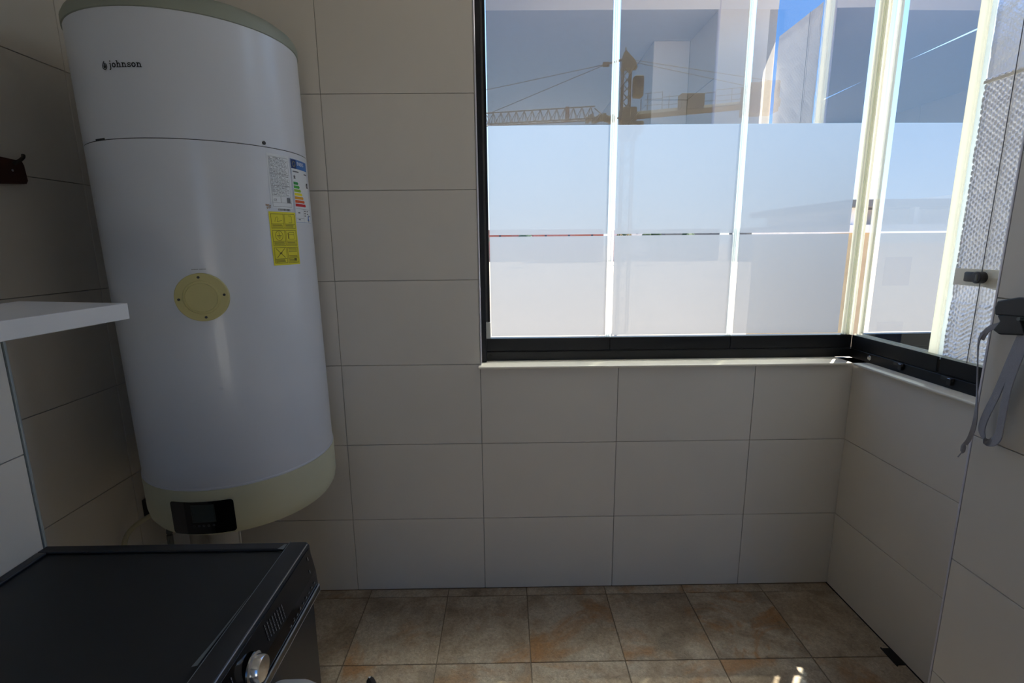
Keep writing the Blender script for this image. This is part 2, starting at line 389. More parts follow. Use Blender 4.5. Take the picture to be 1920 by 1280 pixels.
# rear wall behind the camera
wk = MB().box(-1.6, .0, -2.0, -1.8, 0, CE).box(.86, 1.03, -2.0, -1.8, 0, CE).box(.0, .86, -2.0, -1.8, 2.35, CE).build('wall_rear', M['plaster'])  # door opening is added to let fill daylight in from behind
tag(wk, 'plain wall with an added opening for fill daylight behind the camera', kind='structure')
d2 = MB().box(.0, .06, -1.96, -1.90, 0, 2.35).box(.80, .86, -1.96, -1.90, 0, 2.35).box(.06, .80, -1.96, -1.90, 2.29, 2.35).box(.40, .46, -1.96, -1.90, 0, 2.29).build('fill_door', M['white_melamine'])  # unseen glazed door, added as a second daylight source
tag(d2, 'added white framed glazed door letting fill daylight in behind the camera', kind='structure')
MB().box(.06, .40, -1.935, -1.929, .004, 2.29).build('glass_pane', M['glass'], d2)
MB().box(.46, .80, -1.935, -1.929, .004, 2.29).build('glass_pane', M['glass'], d2)
te = MB().box(-4, 4, -9, -2.0, -.3, -.02).build('bounce_slab', M['terrace']); tag(te, 'added pale slab outside the rear door, bouncing sunlight into the room', kind='structure')  # unseen slab, added to throw sunlight back in through the door

# ------------------------------------------------------------------ sill
si = MB().box(-.1165, 1.3585, 1.899, 2.02, .9835, .9934, .0035, 2)
si.build('trim_1', M['sill']); tag(bpy.data.objects['trim_1'], 'cream stone sill under the back window', kind='structure')
si = MB().box(-.024, .10, 1.147, 1.899, .9835, .9934, .0035, 2, fn=rw())
si.build('trim_2', M['sill']); tag(bpy.data.objects['trim_2'], 'cream stone sill under the side window', kind='structure')

# ------------------------------------------------------------------ back window
RY = 2.0057; GY = 2.0200
w1 = empty('window_1', (.65, RY, .9934), kind='structure'); w1['label'] = 'frameless folding glass window with frosted film bands, on the back wall'
MB().box(-.094, 1.425, RY, RY+.045, .9934, 1.0300, .0015).build('bottom_track', M['black_alu'], w1)
MB().box(-.092, 1.425, RY+.004, RY+.04, 1.0295, 1.0335).build('track_groove', M['groove'], w1)
MB().bar((-.072, RY-.0015, 1.012), (-.072, RY+.004, 1.012), .0075, 20).build('track_screw', M['groove'], w1)
PX = [(-.088, .4195), (.4205, .9160), (.9170, 1.4185)]
FX = [(-.0665, .4015), (.4285, .9020), (.9270, 1.3640)]
ZT = 2.80
for i, ((a, b), (f0, f1)) in enumerate(zip(PX, FX)):
    gp = MB().box(a+.003, b-.003, GY, GY+.008, 1.080, ZT).build('glass_pane', M['glass'], w1)
    MB().box(a, b, RY+.001, RY+.036, 1.0333, 1.0862, .0018).build('pane_rail', M['black_alu'], w1)
    for (z0, z1, mm, nm) in ((1.0935, 1.4930, 'frost', 'frosted_film'), (1.4995, 1.9058, 'frost', 'frosted_film'), (1.9060, 2.345, 'solar', 'solar_film')):  # solar film stops short, an unseen clear band added for more light inside
        MB().poly([(f0, GY-.001, z0), (f1, GY-.001, z0), (f1, GY-.001, z1), (f0, GY-.001, z1)]).build(nm, M[mm], gp, recalc=False)
for x in (.4150, .9145):
    MB().box(x-.0105, x-.0060, GY-.004, GY+.012, 1.0862, ZT).box(x+.0060, x+.0105, GY-.004, GY+.012, 1.0862, ZT).box(x-.0015, x+.0015, GY-.001, GY+.010, 1.0862, ZT).build('clear_seal', M['seal'], w1)
# left jamb: black profile with brush seal and an end block
MB().box(-.105, -.0865, D+.05, 2.035, .9934, CE).box(-.0790, -.0700, RY, 2.035, 1.155, CE).build('jamb_profile', M['black_alu'], w1)
MB().box(-.0860, -.0795, RY+.004, 2.03, 1.155, CE).build('brush_seal', M['brush'], w1)
MB().box(-.0880, -.0685, RY-.003, RY+.03, 1.0862, 1.1550, .002).build('end_block', M['ivory_plastic'], w1)
# corner where the two windows meet
MB().box(1.387, 1.3945, GY-.006, GY+.012, 1.0862, ZT).box(1.3985, 1.4045, GY-.012, GY+.012, 1.0862, ZT).box(1.4085, 1.4150, GY-.02, GY+.010, 1.0862, ZT).build('corner_seal', M['cream_seal'], w1)
MB().box(1.3945, 1.3985, GY-.002, GY+.006, 1.0862, ZT).box(1.4045, 1.4085, GY-.008, GY+.004, 1.0862, ZT).build('corner_strip', M['seal'], w1)

# ------------------------------------------------------------------ side window
w2 = empty('window_2', (1.42, 1.6, .9934), kind='structure'); w2['label'] = 'side window on the right with mirror pane and a foil covered pane'
f = rw(0)
MB().box(.0345, .080, 1.147, RY+.0, .9934, 1.0300, .0015, fn=f).build('bottom_track', M['black_alu'], w2)
MB().box(.038, .075, 1.147, RY, 1.0295, 1.0335, fn=f).build('track_groove', M['groove'], w2)
gx = .0490
PY = [(1.5945, 2.004), (1.147, 1.5865)]
for i, (a, b) in enumerate(PY):
    gp = MB().box(gx, gx+.008, a+.003, b-.002, 1.080, ZT, fn=f).build('glass_pane', M['glass'], w2)
    MB().box(.0350, .071, a, b, 1.0333, 1.0862, .0018, fn=f).build('pane_rail', M['black_alu'], w2)
    if i == 0:
        for pts in (((1.640, 1.0862), (1.994, 1.0862), (1.994, 2.0890), (1.900, 2.0890), (1.640, 2.0868)), ((1.640, 2.0915), (1.900, 2.0892), (1.994, 2.0892), (1.994, ZT), (1.640, ZT))):
            MB().poly([f(Vector((gx-.001, a_, b_))) for a_, b_ in pts]).build('solar_film', M['solar_side'], gp, recalc=False)
MB().box(gx-.012, gx+.012, 1.6060, 1.6400, 1.075, ZT, .003, fn=f).build('cream_stile', M['cream_seal'], w2)
MB().box(gx-.008, gx+.008, 1.5850, 1.6055, 1.075, ZT, .003, fn=f).build('clear_seal', M['seal'], w2)
MB().box(.0345, .036, 1.150, 1.99, 1.0862, 1.0930, fn=f).build('bead', M['cream_seal'], w2)
MB().lathe([(.0001, .0335), (.0085, .0335), (.0095, .0345), (.0095, .036)], 24, axis='X', loc=f(Vector((0, 1.895, 1.0125)))).build('lock_cylinder', M['chrome'], w2)
for y in (1.745, 1.545):
    MB().box(.028, .0345, y-.022, y+.022, 1.018, 1.030, .001, fn=f).box(.024, .0345, y-.020, y-.004, 1.006, 1.0265, .0015, fn=f).build('latch_block', M['black_plastic'], w2)
    MB().box(.0236, .033, y-.018, y-.007, 1.0266, 1.0282, .0005, fn=f).build('latch_cap', M['chrome'], w2)
kb = MB()
kc = f(Vector((0, 1.497, 1.352)))
kb.box(.024, .036, 1.486, 1.540, 1.337, 1.367, .005, 3, fn=f)
kb.lathe([(.0001, .012), (.0150, .012), (.0175, .015), (.0175, .036)], 28, axis='X', loc=(kc.x, 1.486, 1.352))
kb.build('pane_latch', M['black_plastic'], w2, smooth=True)
MB().box(.008, .0125, 1.4790, 1.4845, 1.343, 1.361, .001, fn=f).build('latch_thumb', M['pipe_grey'], w2)

# bubble foil on the side pane
def foil():
    bm = bmesh.new(); p = .0098; y0, y1, z0, z1 = 1.200, 1.5835, 1.088, 2.513
    st = p/4; ny = int((y1-y0)/st); nz = int((z1-z0)/st); V = []
    for j in range(nz+1):
        row = []
        for i in range(ny+1):
            y = y0+i*st; z = z0+j*st
            col = int(y/p); pz = .0175; n1 = sin(y*41+z*57)*sin(z*83-y*29)
            cy = ((y/p) % 1)-.5; cz = ((z/pz+.5*(col % 2)+.15*n1) % 1)-.5
            d2 = (abs(cy)/.47)**3+(abs(cz)/.47)**3
            hgt = .0048*math.sqrt(max(0, 1-d2))
            if z < 1.27: hgt = hgt*.45+.0035*abs(sin(z*190+2.2*sin(y*33+z*11)+1.3*sin(y*91)))
            big = .0022*sin(y*31+sin(z*9)*1.5)*sin(z*17+1)+.0012*sin(z*63+y*20)
            fade = 1.0
            if z > 1.93: fade = .18
            if 1.27 < z < 1.325: fade = .5
            hgt *= fade
            if abs(y-1.4905) < .0013: hgt = -.002
            row.append(bm.verts.new(f(Vector((.0420-hgt-abs(big)*.9, y, z)))))
        V.append(row)
    for j in range(nz):
        for i in range(ny): bm.faces.new((V[j][i], V[j+1][i], V[j+1][i+1], V[j][i+1]))
    me = bpy.data.meshes.new('bubble_foil'); bm.to_mesh(me); bm.free(); me.materials.append(M['foil'])
    for q in me.polygons: q.use_smooth = True
    return me
fo = link('bubble_foil', foil()); tag(fo, 'silver bubble insulation foil taped over the side window pane', 'insulation')
MB().box(.0335, .0365, 1.200, 1.5835, 1.915, 1.923, fn=f).build('tape', M['tape'], fo)
MB().box(.0335, .0368, 1.420, 1.580, 1.325, 1.376, fn=f).prism([f(Vector(v)) for v in ((.0335, 1.405, 1.330), (.0335, 1.440, 1.318), (.0335, 1.478, 1.325), (.0335, 1.478, 1.345), (.0335, 1.405, 1.360))], (.002, 0, 0)).build('tape', M['tape'], fo)
MB().box(.0330, .0336, 1.4893, 1.4917, 1.088, 2.51, fn=f).build('fold_line', M['seam_dark'], fo)

# ------------------------------------------------------------------ water heater
HC = Vector((-.9102, 1.612, EYE)); TX, TY = -.0068, -.0121
ax = Vector((TX, TY, 1)).normalized(); e1 = Vector((0, 1, 0)).cross(ax).normalized(); e2 = ax.cross(e1)
R = .285
def cyl(u, z, r=R):           # u in degrees round the tank, z in metres above the floor
    a = rad(u); return HC+e1*(r*cos(a))+e2*(r*sin(a))+ax*(z-EYE)
def cylfn(v):                 # x=angle(deg)  y=z  z=radius
    return cyl(v.x, v.y, v.z)
ht = empty('water_heater', (HC.x, HC.y, .64), 'white cylindrical wall hung water heater with grey base and display', 'water heater')
def ring(prof, name, m, n=96, parent=ht):
    b = MB(); rings = []
    for r, z in prof: rings.append([b.bm.verts.new(cyl(360*k/n, z, r)) for k in range(n)])
    for i in range(len(rings)-1):
        for k in range(n): b.bm.faces.new((rings[i][k], rings[i][(k+1) % n], rings[i+1][(k+1) % n], rings[i+1][k]))
    b.bm.faces.new(rings[0]); b.bm.faces.new(rings[-1])
    return b.build(name, m, parent, smooth=True)
ring([(.27, .776), (R, .784), (R, 1.7330), (R-.0015, 1.7335), (R-.0015, 1.7350), (R, 1.7355), (R, 2.0285), (.27, 2.032)], 'tank_jacket', M['heater_white'])
ring([(R-.0013, 1.7332), (R-.0012, 1.7352)], 'jacket_seam', M['seam_dark'])
ring([(R+.0006, .7795), (R+.0022, .781), (R+.0022, .7855), (R+.0003, .787)], 'jacket_bead', M['heater_white'])
base = ring([(.20, .620), (.245, .6225), (.272, .632), (.283, .650), (R+.0022, .674), (R+.003, .779), (R, .7805)], 'base_cover', M['heater_beige'])
ring([(R-.001, 2.0280), (R+.003, 2.030), (R+.003, 2.050), (.281, 2.064), (.262, 2.078), (.22, 2.088), (.10, 2.094)], 'top_cap', M['heater_cap'])
# flat shapes wrapped on the jacket
def wrap(b, pts, r, m=None):   # polygon (deg, z) -> thin face following the cylinder, split every ~2 deg
    b.bm.faces.new([b.bm.verts.new(cyl(u, z, r)) for u, z in pts])
def wrect(b, u0, u1, z0, z1, r, sh=0, th=0):
    n = max(1, int(abs(u1-u0)/2.0+.99)); zc = (z0+z1)/2
    for i in range(n):
        a = u0+(u1-u0)*i/n; c = u0+(u1-u0)*(i+1)/n
        b.bm.faces.new([b.bm.verts.new(cyl(a, z0, r)), b.bm.verts.new(cyl(c, z0, r)), b.bm.verts.new(cyl(c, z1, r)), b.bm.verts.new(cyl(a, z1, r))])
def outline(b, u0, u1, z0, z1, r, t):     # t in metres
    td = math.degrees(t/R)
    wrect(b, u0, u1, z0, z0+t, r); wrect(b, u0, u1, z1-t, z1, r); wrect(b, u0, u0+td, z0, z1, r); wrect(b, u1-td, u1, z0, z1, r)
def rrect(u0, u1, z0, z1, rad_m, n=5):
    rd = math.degrees(rad_m/R); P = []
    for (cu, cz, a0) in ((u1-rd, z1-rad_m, 0), (u0+rd, z1-rad_m, 90), (u0+rd, z0+rad_m, 180), (u1-rd, z0+rad_m, 270)):
        for k in range(n+1):
            a = rad(a0+90*k/n); P.append((cu+cos(a)*rd, cz+sin(a)*rad_m))
    return P
def stroke(b, pts, wd, fn, closed=False):
    P = [Vector((x, y)) for x, y in pts]; L = []; n = len(P)
    for i in range(n):
        if closed: t = (P[(i+1) % n]-P[(i-1) % n])
        else: t = P[min(i+1, n-1)]-P[max(i-1, 0)]
        t.normalize(); nn = Vector((-t.y, t.x))*wd/2; L.append((b.bm.verts.new(fn(P[i]+nn)), b.bm.verts.new(fn(P[i]-nn))))
    for i in range(n if closed else n-1):
        j = (i+1) % n; b.bm.faces.new((L[i][0], L[i][1], L[j][1], L[j][0]))

# brand lettering, drawn stroke by stroke
lg = MB(); XH = .0105; u0 = -98.6; z0 = 1.8955
mm2deg = math.degrees(1/R)
rL = R+.0012
def LF(x0): return lambda p: cyl(u0+(x0+p.x)*XH*mm2deg, z0+p.y*XH, rL)
def serif(x, y, F_, w_=.62): stroke(lg, [(x-w_/2, y), (x+w_/2, y)], .16, F_)
def arcp(cx, cy, rx, ry, a0, a1, n=14): return [(cx+rx*cos(rad(a0+(a1-a0)*k/n)), cy+ry*sin(rad(a0+(a1-a0)*k/n))) for k in range(n+1)]
x = 0; SW = .25
def L_j(x):
    F_ = LF(x); stroke(lg, [(.30, 1.0), (.30, -.15), (.18, -.36), (-.05, -.38)], SW, F_); serif(.2, .93, F_, .42)
    stroke(lg, [(.16, 1.38), (.44, 1.38)], .26, F_); return .66
def L_o(x):
    F_ = LF(x); stroke(lg, arcp(.48, .5, .36, .40, 0, 360, 20)[:-1], SW, F_, True); return 1.08
def L_n(x):
    F_ = LF(x); stroke(lg, [(.28, 0), (.28, 1.0)], SW, F_); serif(.28, .07, F_); serif(.18, .93, F_, .4)
    stroke(lg, [(.30, .62), (.42, .82), (.62, .90), (.80, .80), (.86, .62), (.86, 0)], SW*.92, F_); serif(.86, .07, F_); return 1.26
def L_h(x):
    F_ = LF(x); stroke(lg, [(.28, 0), (.28, 1.45)], SW, F_); serif(.28, .07, F_); serif(.18, 1.38, F_, .4)
    stroke(lg, [(.30, .62), (.42, .82), (.62, .90), (.80, .80), (.86, .62), (.86, 0)], SW*.92, F_); serif(.86, .07, F_); return 1.26
def L_s(x):
    F_ = LF(x); stroke(lg, [(.78, .70), (.70, .86), (.45, .90), (.20, .80), (.22, .60), (.50, .50), (.76, .38), (.78, .18), (.50, .09), (.26, .12), (.14, .30)], SW*.85, F_)
    stroke(lg, [(.80, .66), (.80, .95)], .12, F_); stroke(lg, [(.12, .05), (.12, .34)], .12, F_); return .98
for fn_ in (L_j, L_o, L_h, L_n, L_s, L_o, L_n): x += fn_(x)
lg.build('brand_lettering', M['ink'], ht, recalc=False)
dr = MB(); du, dz = -101.3, 1.9005
def DF(p): return cyl(du+p.x*XH*mm2deg, dz+p.y*XH, R+.0012)
stroke(dr, [(0.05, 1.0), (-.28, .55), (-.52, .12), (-.58, -.22), (-.42, -.58), (-.05, -.76), (.36, -.66), (.58, -.30), (.54, .08), (.34, .48)], .22, DF)
stroke(dr, [(.10, .62), (.02, .25), (-.16, -.02), (-.20, -.28), (-.02, -.44), (.20, -.36), (.26, -.10), (.18, .12)], .24, DF)
stroke(dr, [(-.05, -.1), (.08, -.25)], .25, DF)
dr.build('droplet_logo', M['ink'], ht, recalc=False)
b = MB(); wrect(b, -116.4, -109.0, 1.7345, 1.7385, R+.0010); b.build('seam_gap', M['ink'], ht, recalc=False)
# screw and rust mark
def disc_on(u, z, r_, h, name, m, parent, prof=None, n=24, rr=R):
    b = MB(); c = cyl(u, z, rr); nrm = (cyl(u, z, rr+1)-c).normalized(); t1 = ax; t2 = nrm.cross(ax)
    prof = prof or [(r_, -.004), (r_, h*.7), (r_*.85, h), (.0001, h)]
    rings = [[b.bm.verts.new(c+t1*(cos(2*PI*k/n)*q)+t2*(sin(2*PI*k/n)*q)+nrm*hh) for k in range(n)] for q, hh in prof]
    for i in range(len(rings)-1):
        for k in range(n): b.bm.faces.new((rings[i][k], rings[i][(k+1) % n], rings[i+1][(k+1) % n], rings[i+1][k]))
    b.bm.faces.new(rings[-1]); b.bm.faces.new(rings[0])
    return b.build(name, m, parent, smooth=True)
disc_on(-30.4, 1.744, .0050, .0030, 'screw', M['black_plastic'], ht)
b = MB()
for k in range(26):
    a = random.uniform(0, 6.28); q = random.random()**.6*.0085
    uu = -32.2+q*cos(a)*mm2deg; zz = 1.576+q*sin(a); s_ = random.uniform(.0006, .0019)
    wrap(b, [(uu+s_*cos(t*1.047)*mm2deg, zz+s_*sin(t*1.047)) for t in range(6)], R+.0008)
tag(b.build('rust_mark', M['rust'], ht, recalc=False), kind='stuff')
# round service cover
dc = disc_on(-70.7, 1.3345, .064, .01, 'service_cover', M['disc_yellow'], ht,
             prof=[(.0640, -.008), (.0640, .0075), (.0625, .0090), (.0450, .0095), (.0430, .0120), (.0385, .0130), (.0375, .0115), (.0001, .0115)], n=56)
cc = cyl(-70.7, 1.3345, R); cn = (cyl(-70.7, 1.3345, R+1)-cc).normalized(); ct = cn.cross(ax)
for a in (2, 93, 184, 275):
    p = cc+ax*(.0535*cos(rad(a)))+ct*(.0535*sin(rad(a)))+cn*.0085
    MB().bar(p, p+cn*.0022, .0034, 14).build('cover_screw', M['ink'], dc)
b = MB()
for k in range(17):
    if k == 8: continue
    wrect(b, -74.0+k*.40, -74.0+k*.40+.28, 1.4075, 1.4092, R+.0008)
tag(b.build('printed_line', M['ink_grey'], ht, recalc=False), kind='stuff')
# control display on the base cover
rb = R+.0036
b = MB(); P = rrect(-105.6, -69.6, .6455, .7475, .009)
# triangulated wrap of the rounded rectangle, strips along the angle
def wstrip(b, P, r, n=24):
    us = [p[0] for p in P]; a, c = min(us), max(us)
    def span(u):
        zs = []
        for i in range(len(P)):
            (x0, y0), (x1, y1) = P[i], P[(i+1) % len(P)]
            if (x0-u)*(x1-u) <= 0 and abs(x1-x0) > 1e-9: zs.append(y0+(y1-y0)*(u-x0)/(x1-x0))
        return (min(zs), max(zs)) if zs else None
    prev = None
    for i in range(n+1):
        t = i/n; t = .5-.5*cos(PI*t); u = a+(c-a)*min(max(t, .0005), .9995); s = span(u)
        if s is None: continue
        cur = (b.bm.verts.new(cyl(u, s[0], r)), b.bm.verts.new(cyl(u, s[1], r)))
        if prev: b.bm.faces.new((prev[0], cur[0], cur[1], prev[1]))
        prev = cur
wstrip(b, P, rb+.0008)
dp = b.build('control_panel', M['screen_black'], ht, recalc=False)
b = MB(); outline(b, -92.6, -79.7, .6835, .7380, rb+.0014, .0012); b.build('display_frame', M['lcd_frame'], dp, recalc=False)
b = MB(); wrect(b, -92.2, -80.1, .6850, .7365, rb+.0012); b.build('display', M['lcd'], dp, recalc=False)
b = MB()
for k in range(5):
    u = -92.0+k*2.7; stroke(b, [(cos(t*.785)*.0028*1.0, sin(t*.785)*.0028) for t in range(8)], .0008, lambda p, u=u: cyl(u+p.x*mm2deg, .6725+p.y, rb+.0013), True)
tag(b.build('touch_icons', M['print_grey'], dp, recalc=False), kind='stuff')

# ---- stickers
def textmesh(txt, size, fn, name, m, parent, bold=0):
    cu = bpy.data.curves.new('t', 'FONT'); cu.body = txt; cu.size = size; cu.offset = bold; cu.resolution_u = 2
    ob = bpy.data.objects.new('t', cu); C.objects.link(ob); dg = bpy.context.evaluated_depsgraph_get(); dg.update()
    me = bpy.data.meshes.new_from_object(ob.evaluated_get(dg)); bpy.data.objects.remove(ob)
    for v in me.vertices: v.co = fn(v.co)
    me.materials.clear(); me.materials.append(m); me.name = name
    return link(name, me, parent)
b = MB(); wrect(b, -29.9, -14.0, 1.5715, 1.7195, R+.0007); s1 = b.build('data_sticker', M['paper'], ht, recalc=False); s1['label'] = 'white data sticker full of small black print'
b = MB(); outline(b, -29.0, -15.0, 1.5755, 1.7120, R+.0011, .0007)
textrows = [1.7075-.0037*k for k in range(28)]
for k, z in enumerate(textrows):
    u = -28.6
    while u < -15.6:
        L_ = random.uniform(.5, 2.4)
        if u+L_ > -15.5: break
        wrect(b, u, u+L_, z, z+(.0012 if k else .0020), R+.0011); u += L_+random.uniform(.2, .7 if k % 7 else 2.0)
for z in (1.7045, 1.6660, 1.6330, 1.6045, 1.5865): wrect(b, -29.0, -15.0, z-.0003, z+.0003, R+.0012)
wrect(b, -18.6, -15.8, 1.5870, 1.6015, R+.0012); wrect(b, -23.2, -23.0, 1.5865, 1.6045, R+.0012)
tag(b.build('sticker_print', M['ink_grey'], s1, recalc=False), kind='stuff')
textmesh('CE', .0090, lambda v: cyl(-28.2+v.x*mm2deg, 1.5905+v.y, R+.0013), 'sticker_mark', M['ink'], s1)
b = MB(); wrect(b, -26.6, -15.8, 1.5615, 1.5712, R+.0008); s4 = b.build('barcode_sticker', M['paper'], ht, recalc=False)
b = MB(); u = -26.0
while u < -16.6:
    w_ = random.choice((.1, .18, .3)); wrect(b, u, u+w_, 1.5640, 1.5700, R+.0012); u += w_+random.choice((.12, .2, .3))
tag(b.build('barcode', M['ink'], s4, recalc=False), kind='stuff')
# energy label
b = MB(); wrect(b, -12.6, 9.6, 1.5300, 1.7185, R+.0008); s2 = b.build('energy_label', M['paper'], ht, recalc=False); s2['label'] = 'energy label with green to red arrows'
a0, a1 = -12.0, 9.0
b = MB(); outline(b, a0-.3, a1+.3, 1.5325, 1.7165, R+.0012, .0009); b.build('label_border', M['lab_blue'], s2, recalc=False)
b = MB(); wrect(b, a0, a0+5.4, 1.6890, 1.7150, R+.0013); b.build('label_flag', M['lab_navy'], s2, recalc=False)
b = MB(); wrect(b, a0+5.4, a1, 1.6890, 1.7150, R+.0013); b.build('label_header', M['lab_blue'], s2, recalc=False)
textmesh('ENERG', .0145, lambda v: cyl(a0+6.2+v.x*mm2deg, 1.7005+v.y, R+.0017), 'label_text', M['paper'], s2, .0002)
b = MB()
for k in range(10):
    t = 2*PI*k/10; wrect(b, a0+2.7+.0068*cos(t)*mm2deg-.18, a0+2.7+.0068*cos(t)*mm2deg+.18, 1.7020+.0068*sin(t)-.0009, 1.7020+.0068*sin(t)+.0009, R+.0016)
b.build('flag_stars', M['g4'], s2, recalc=False)
for k in range(7):
    zt = 1.6510-k*.0105; ln = 5.0+k*1.25
    b = MB(); wrect(b, a0+.7, a0+ln, zt-.0080, zt, R+.0013)
    wrap(b, [(a0+ln, zt-.0080), (a0+ln+.9, zt-.0040), (a0+ln, zt)], R+.0013)
    b.build('class_arrow', M['g%d' % (k+1)], s2, recalc=False)
b = MB(); wrap(b, [(a1-4.2, 1.6465), (a1-3.2, 1.6540), (a1-.4, 1.6540), (a1-.4, 1.6390), (a1-3.2, 1.6390)], R+.0014); b.build('rating_arrow', M['ink'], s2, recalc=False)
textmesh('A', .011, lambda v: cyl(a1-2.9+v.x*mm2deg, 1.6425+v.y, R+.0018), 'rating_letter', M['paper'], s2)
b = MB()
for (u_, v_, z_) in ((a0+1, a0+7.5, 1.6790), (a1-6, a1-1, 1.6770), (a0+1.2, a0+3.2, 1.6650)): wrect(b, u_, v_, z_, z_+.0035, R+.0013)
wrap(b, [(a0+1.2, 1.6600), (a0+3.4, 1.6600), (a0+2.2, 1.6720)], R+.0013)
for z_ in (1.573, 1.5450): wrect(b, a0+.4, a1-.4 if z_ > 1.57 else a0+9, z_, z_+.0006, R+.0013)
for u_ in (a0+9, ): wrect(b, u_, u_+.15, 1.5345, 1.573, R+.0013)
for (u_, z_) in ((a0+2.6, 1.5600), (a0+2.4, 1.5400), (a0+10, 1.566), (a0+14, 1.566), (a0+10, 1.559), (a0+14, 1.558), (a0+10, 1.552), (a0+17, 1.552), (a0+15, 1.5355)): wrect(b, u_, u_+2.2, z_, z_+.0032, R+.0013)
tag(b.build('label_print', M['ink_grey'], s2, recalc=False), kind='stuff')
b = MB()
wrap(b, [(a0+14.4, 1.5390), (a0+17.2, 1.5395), (a0+16.0, 1.5530), (a0+15.2, 1.5530)], R+.0014); wrap(b, [(a0+15.0, 1.5480), (a0+17.0, 1.5500), (a0+16.2, 1.5585)], R+.0014)
b.build('label_drawing', M['lab_blue'], s2, recalc=False)
# yellow warning sticker
b = MB(); wrect(b, -32.4, -12.6, 1.4095, 1.5610, R+.0009); s3 = b.build('warning_sticker', M['paper_yellow'], ht, recalc=False); s3['label'] = 'yellow sticker with six pictogram boxes'
b = MB(); r3 = R+.0013
cu_ = [(-31.4, -22.9), (-22.3, -13.8)]; cz_ = [(1.5140, 1.5555), (1.4650, 1.5095), (1.4150, 1.4605)]
for (a, c) in cu_:
    for (q0, q1) in cz_:
        outline(b, a, c, q0, q1, r3, .0011); wrect(b, a, c, q0+.0125, q0+.0134, r3)
        for z_ in (q0+.0095, q0+.0065, q0+.0035): wrect(b, a+.6, c-random.uniform(.6, 1.8), z_, z_+.0014, r3)
def YF(uc, zc): return lambda p: cyl(uc+p.x*mm2deg, zc+p.y, r3)
stroke(b, [(-.010, -.006), (-.006, .006), (-.001, .008), (.001, .003), (-.003, -.006)], .0010, YF(-27.0, 1.5385)); stroke(b, [(-.003, -.005), (.014, -.002)], .0009, YF(-27.0, 1.5385))
stroke(b, [(-.006, .012), (.007, .012)], .0012, YF(-18.0, 1.5385)); stroke(b, [(.007, .010), (.007, -.008)], .0010, YF(-18.0, 1.5385)); stroke(b, [(-.006, -.008), (.007, -.008)], .0008, YF(-18.0, 1.5385))
stroke(b, [(.0125*cos(t*.314), .0135*sin(t*.314)) for t in range(20)], .0011, YF(-27.1, 1.4935), True)
for (p, q) in (((0, .010), (0, 0)), ((-.008, 0), (.008, 0)), ((-.005, -.0035), (.005, -.0035)), ((-.002, -.007), (.002, -.007))): stroke(b, [p, q], .0013, YF(-27.1, 1.4935))
stroke(b, [(-.010, -.010), (.010, -.010), (.011, .010), (-.010, .010)], .0012, YF(-18.0, 1.4935), True); stroke(b, [(-.013, -.009), (-.013, .008)], .0022, YF(-18.0, 1.4935)); stroke(b, [(-.010, .003), (.010, .003)], .0010, YF(-18.0, 1.4935))
stroke(b, [(-.015, .014), (.014, -.012)], .0016, YF(-27.1, 1.4430)); stroke(b, [(-.014, -.012), (.014, .014)], .0016, YF(-27.1, 1.4430)); stroke(b, [(-.004, -.001), (.004, .003)], .004, YF(-27.1, 1.4430))
for z_ in (1.4555, 1.4515, 1.4475, 1.4350, 1.4310): wrect(b, -21.6, -14.6, z_, z_+.0015, r3)
wrect(b, -17.5, -15.5, 1.421, 1.428, r3)
tag(b.build('sticker_print', M['ink_yellow'], s3, recalc=False), kind='stuff')

# pipes, plug and wiring below the heater
def bez(P, n=14):
    out = []
    P = [Vector(p) for p in P]
    for i in range(len(P)-1):
        p0, p1, p2, p3 = P[max(i-1, 0)], P[i], P[i+1], P[min(i+2, len(P)-1)]
        for k in range(n):
            t = k/n; out.append(.5*((2*p1)+(-p0+p2)*t+(2*p0-5*p1+4*p2-p3)*t*t+(-p0+3*p1-3*p2+p3)*t**3))
    return out+[P[-1]]
tag(MB().tube(bez([(-1.06, 1.68, .606), (-1.20, 1.62, .570), (-1.30, 1.58, .515), (-1.325, 1.56, .44), (-1.32, 1.55, .30), (-1.30, 1.56, .006)]), .0085).build('water_hose', M['pipe_cream'], smooth=True), 'cream hose curving left and down from under the heater', 'hose')
tag(MB().tube(bez([(-1.14, 1.70, .606), (-1.19, 1.70, .585), (-1.235, 1.70, .53), (-1.262, 1.70, .44), (-1.262, 1.70, .3), (-1.255, 1.70, .01)]), .0105).build('drain_hose', M['pipe_grey'], smooth=True), 'dark grey hose hanging behind the cream hose', 'hose')
tag(MB().lathe([(.030, 0), (.030, .56), (.034, .562), (.034, .58), (.030, .582), (.030, .612)], 32, loc=(-1.225, 1.80, .004)).build('duct_pipe', M['pipe_white'], smooth=True), 'narrow white pipe at the left under the heater', 'pipe')
tag(MB().lathe([(.052, 0), (.052, .612)], 40, loc=(-1.098, 1.76, .004)).build('duct_pipe', M['pipe_white'], smooth=True), 'broad pale duct under the middle of the heater', 'pipe')
tag(MB().tube([(-.945, 1.60, .625), (-.946, 1.60, .45), (-.948, 1.60, .02), (-.948, 1.60, .0035)], .0035, 8).build('drip_tube', M['pipe_white'], smooth=True), 'thin white drip tube hanging below the control panel', 'tube')
plug = tag(MB().box(-1.3490, -1.318, 1.700, 1.735, .488, .556, .003).build('valve_box', M['black_plastic']), 'small black box on the wall left of the heater base', 'box')

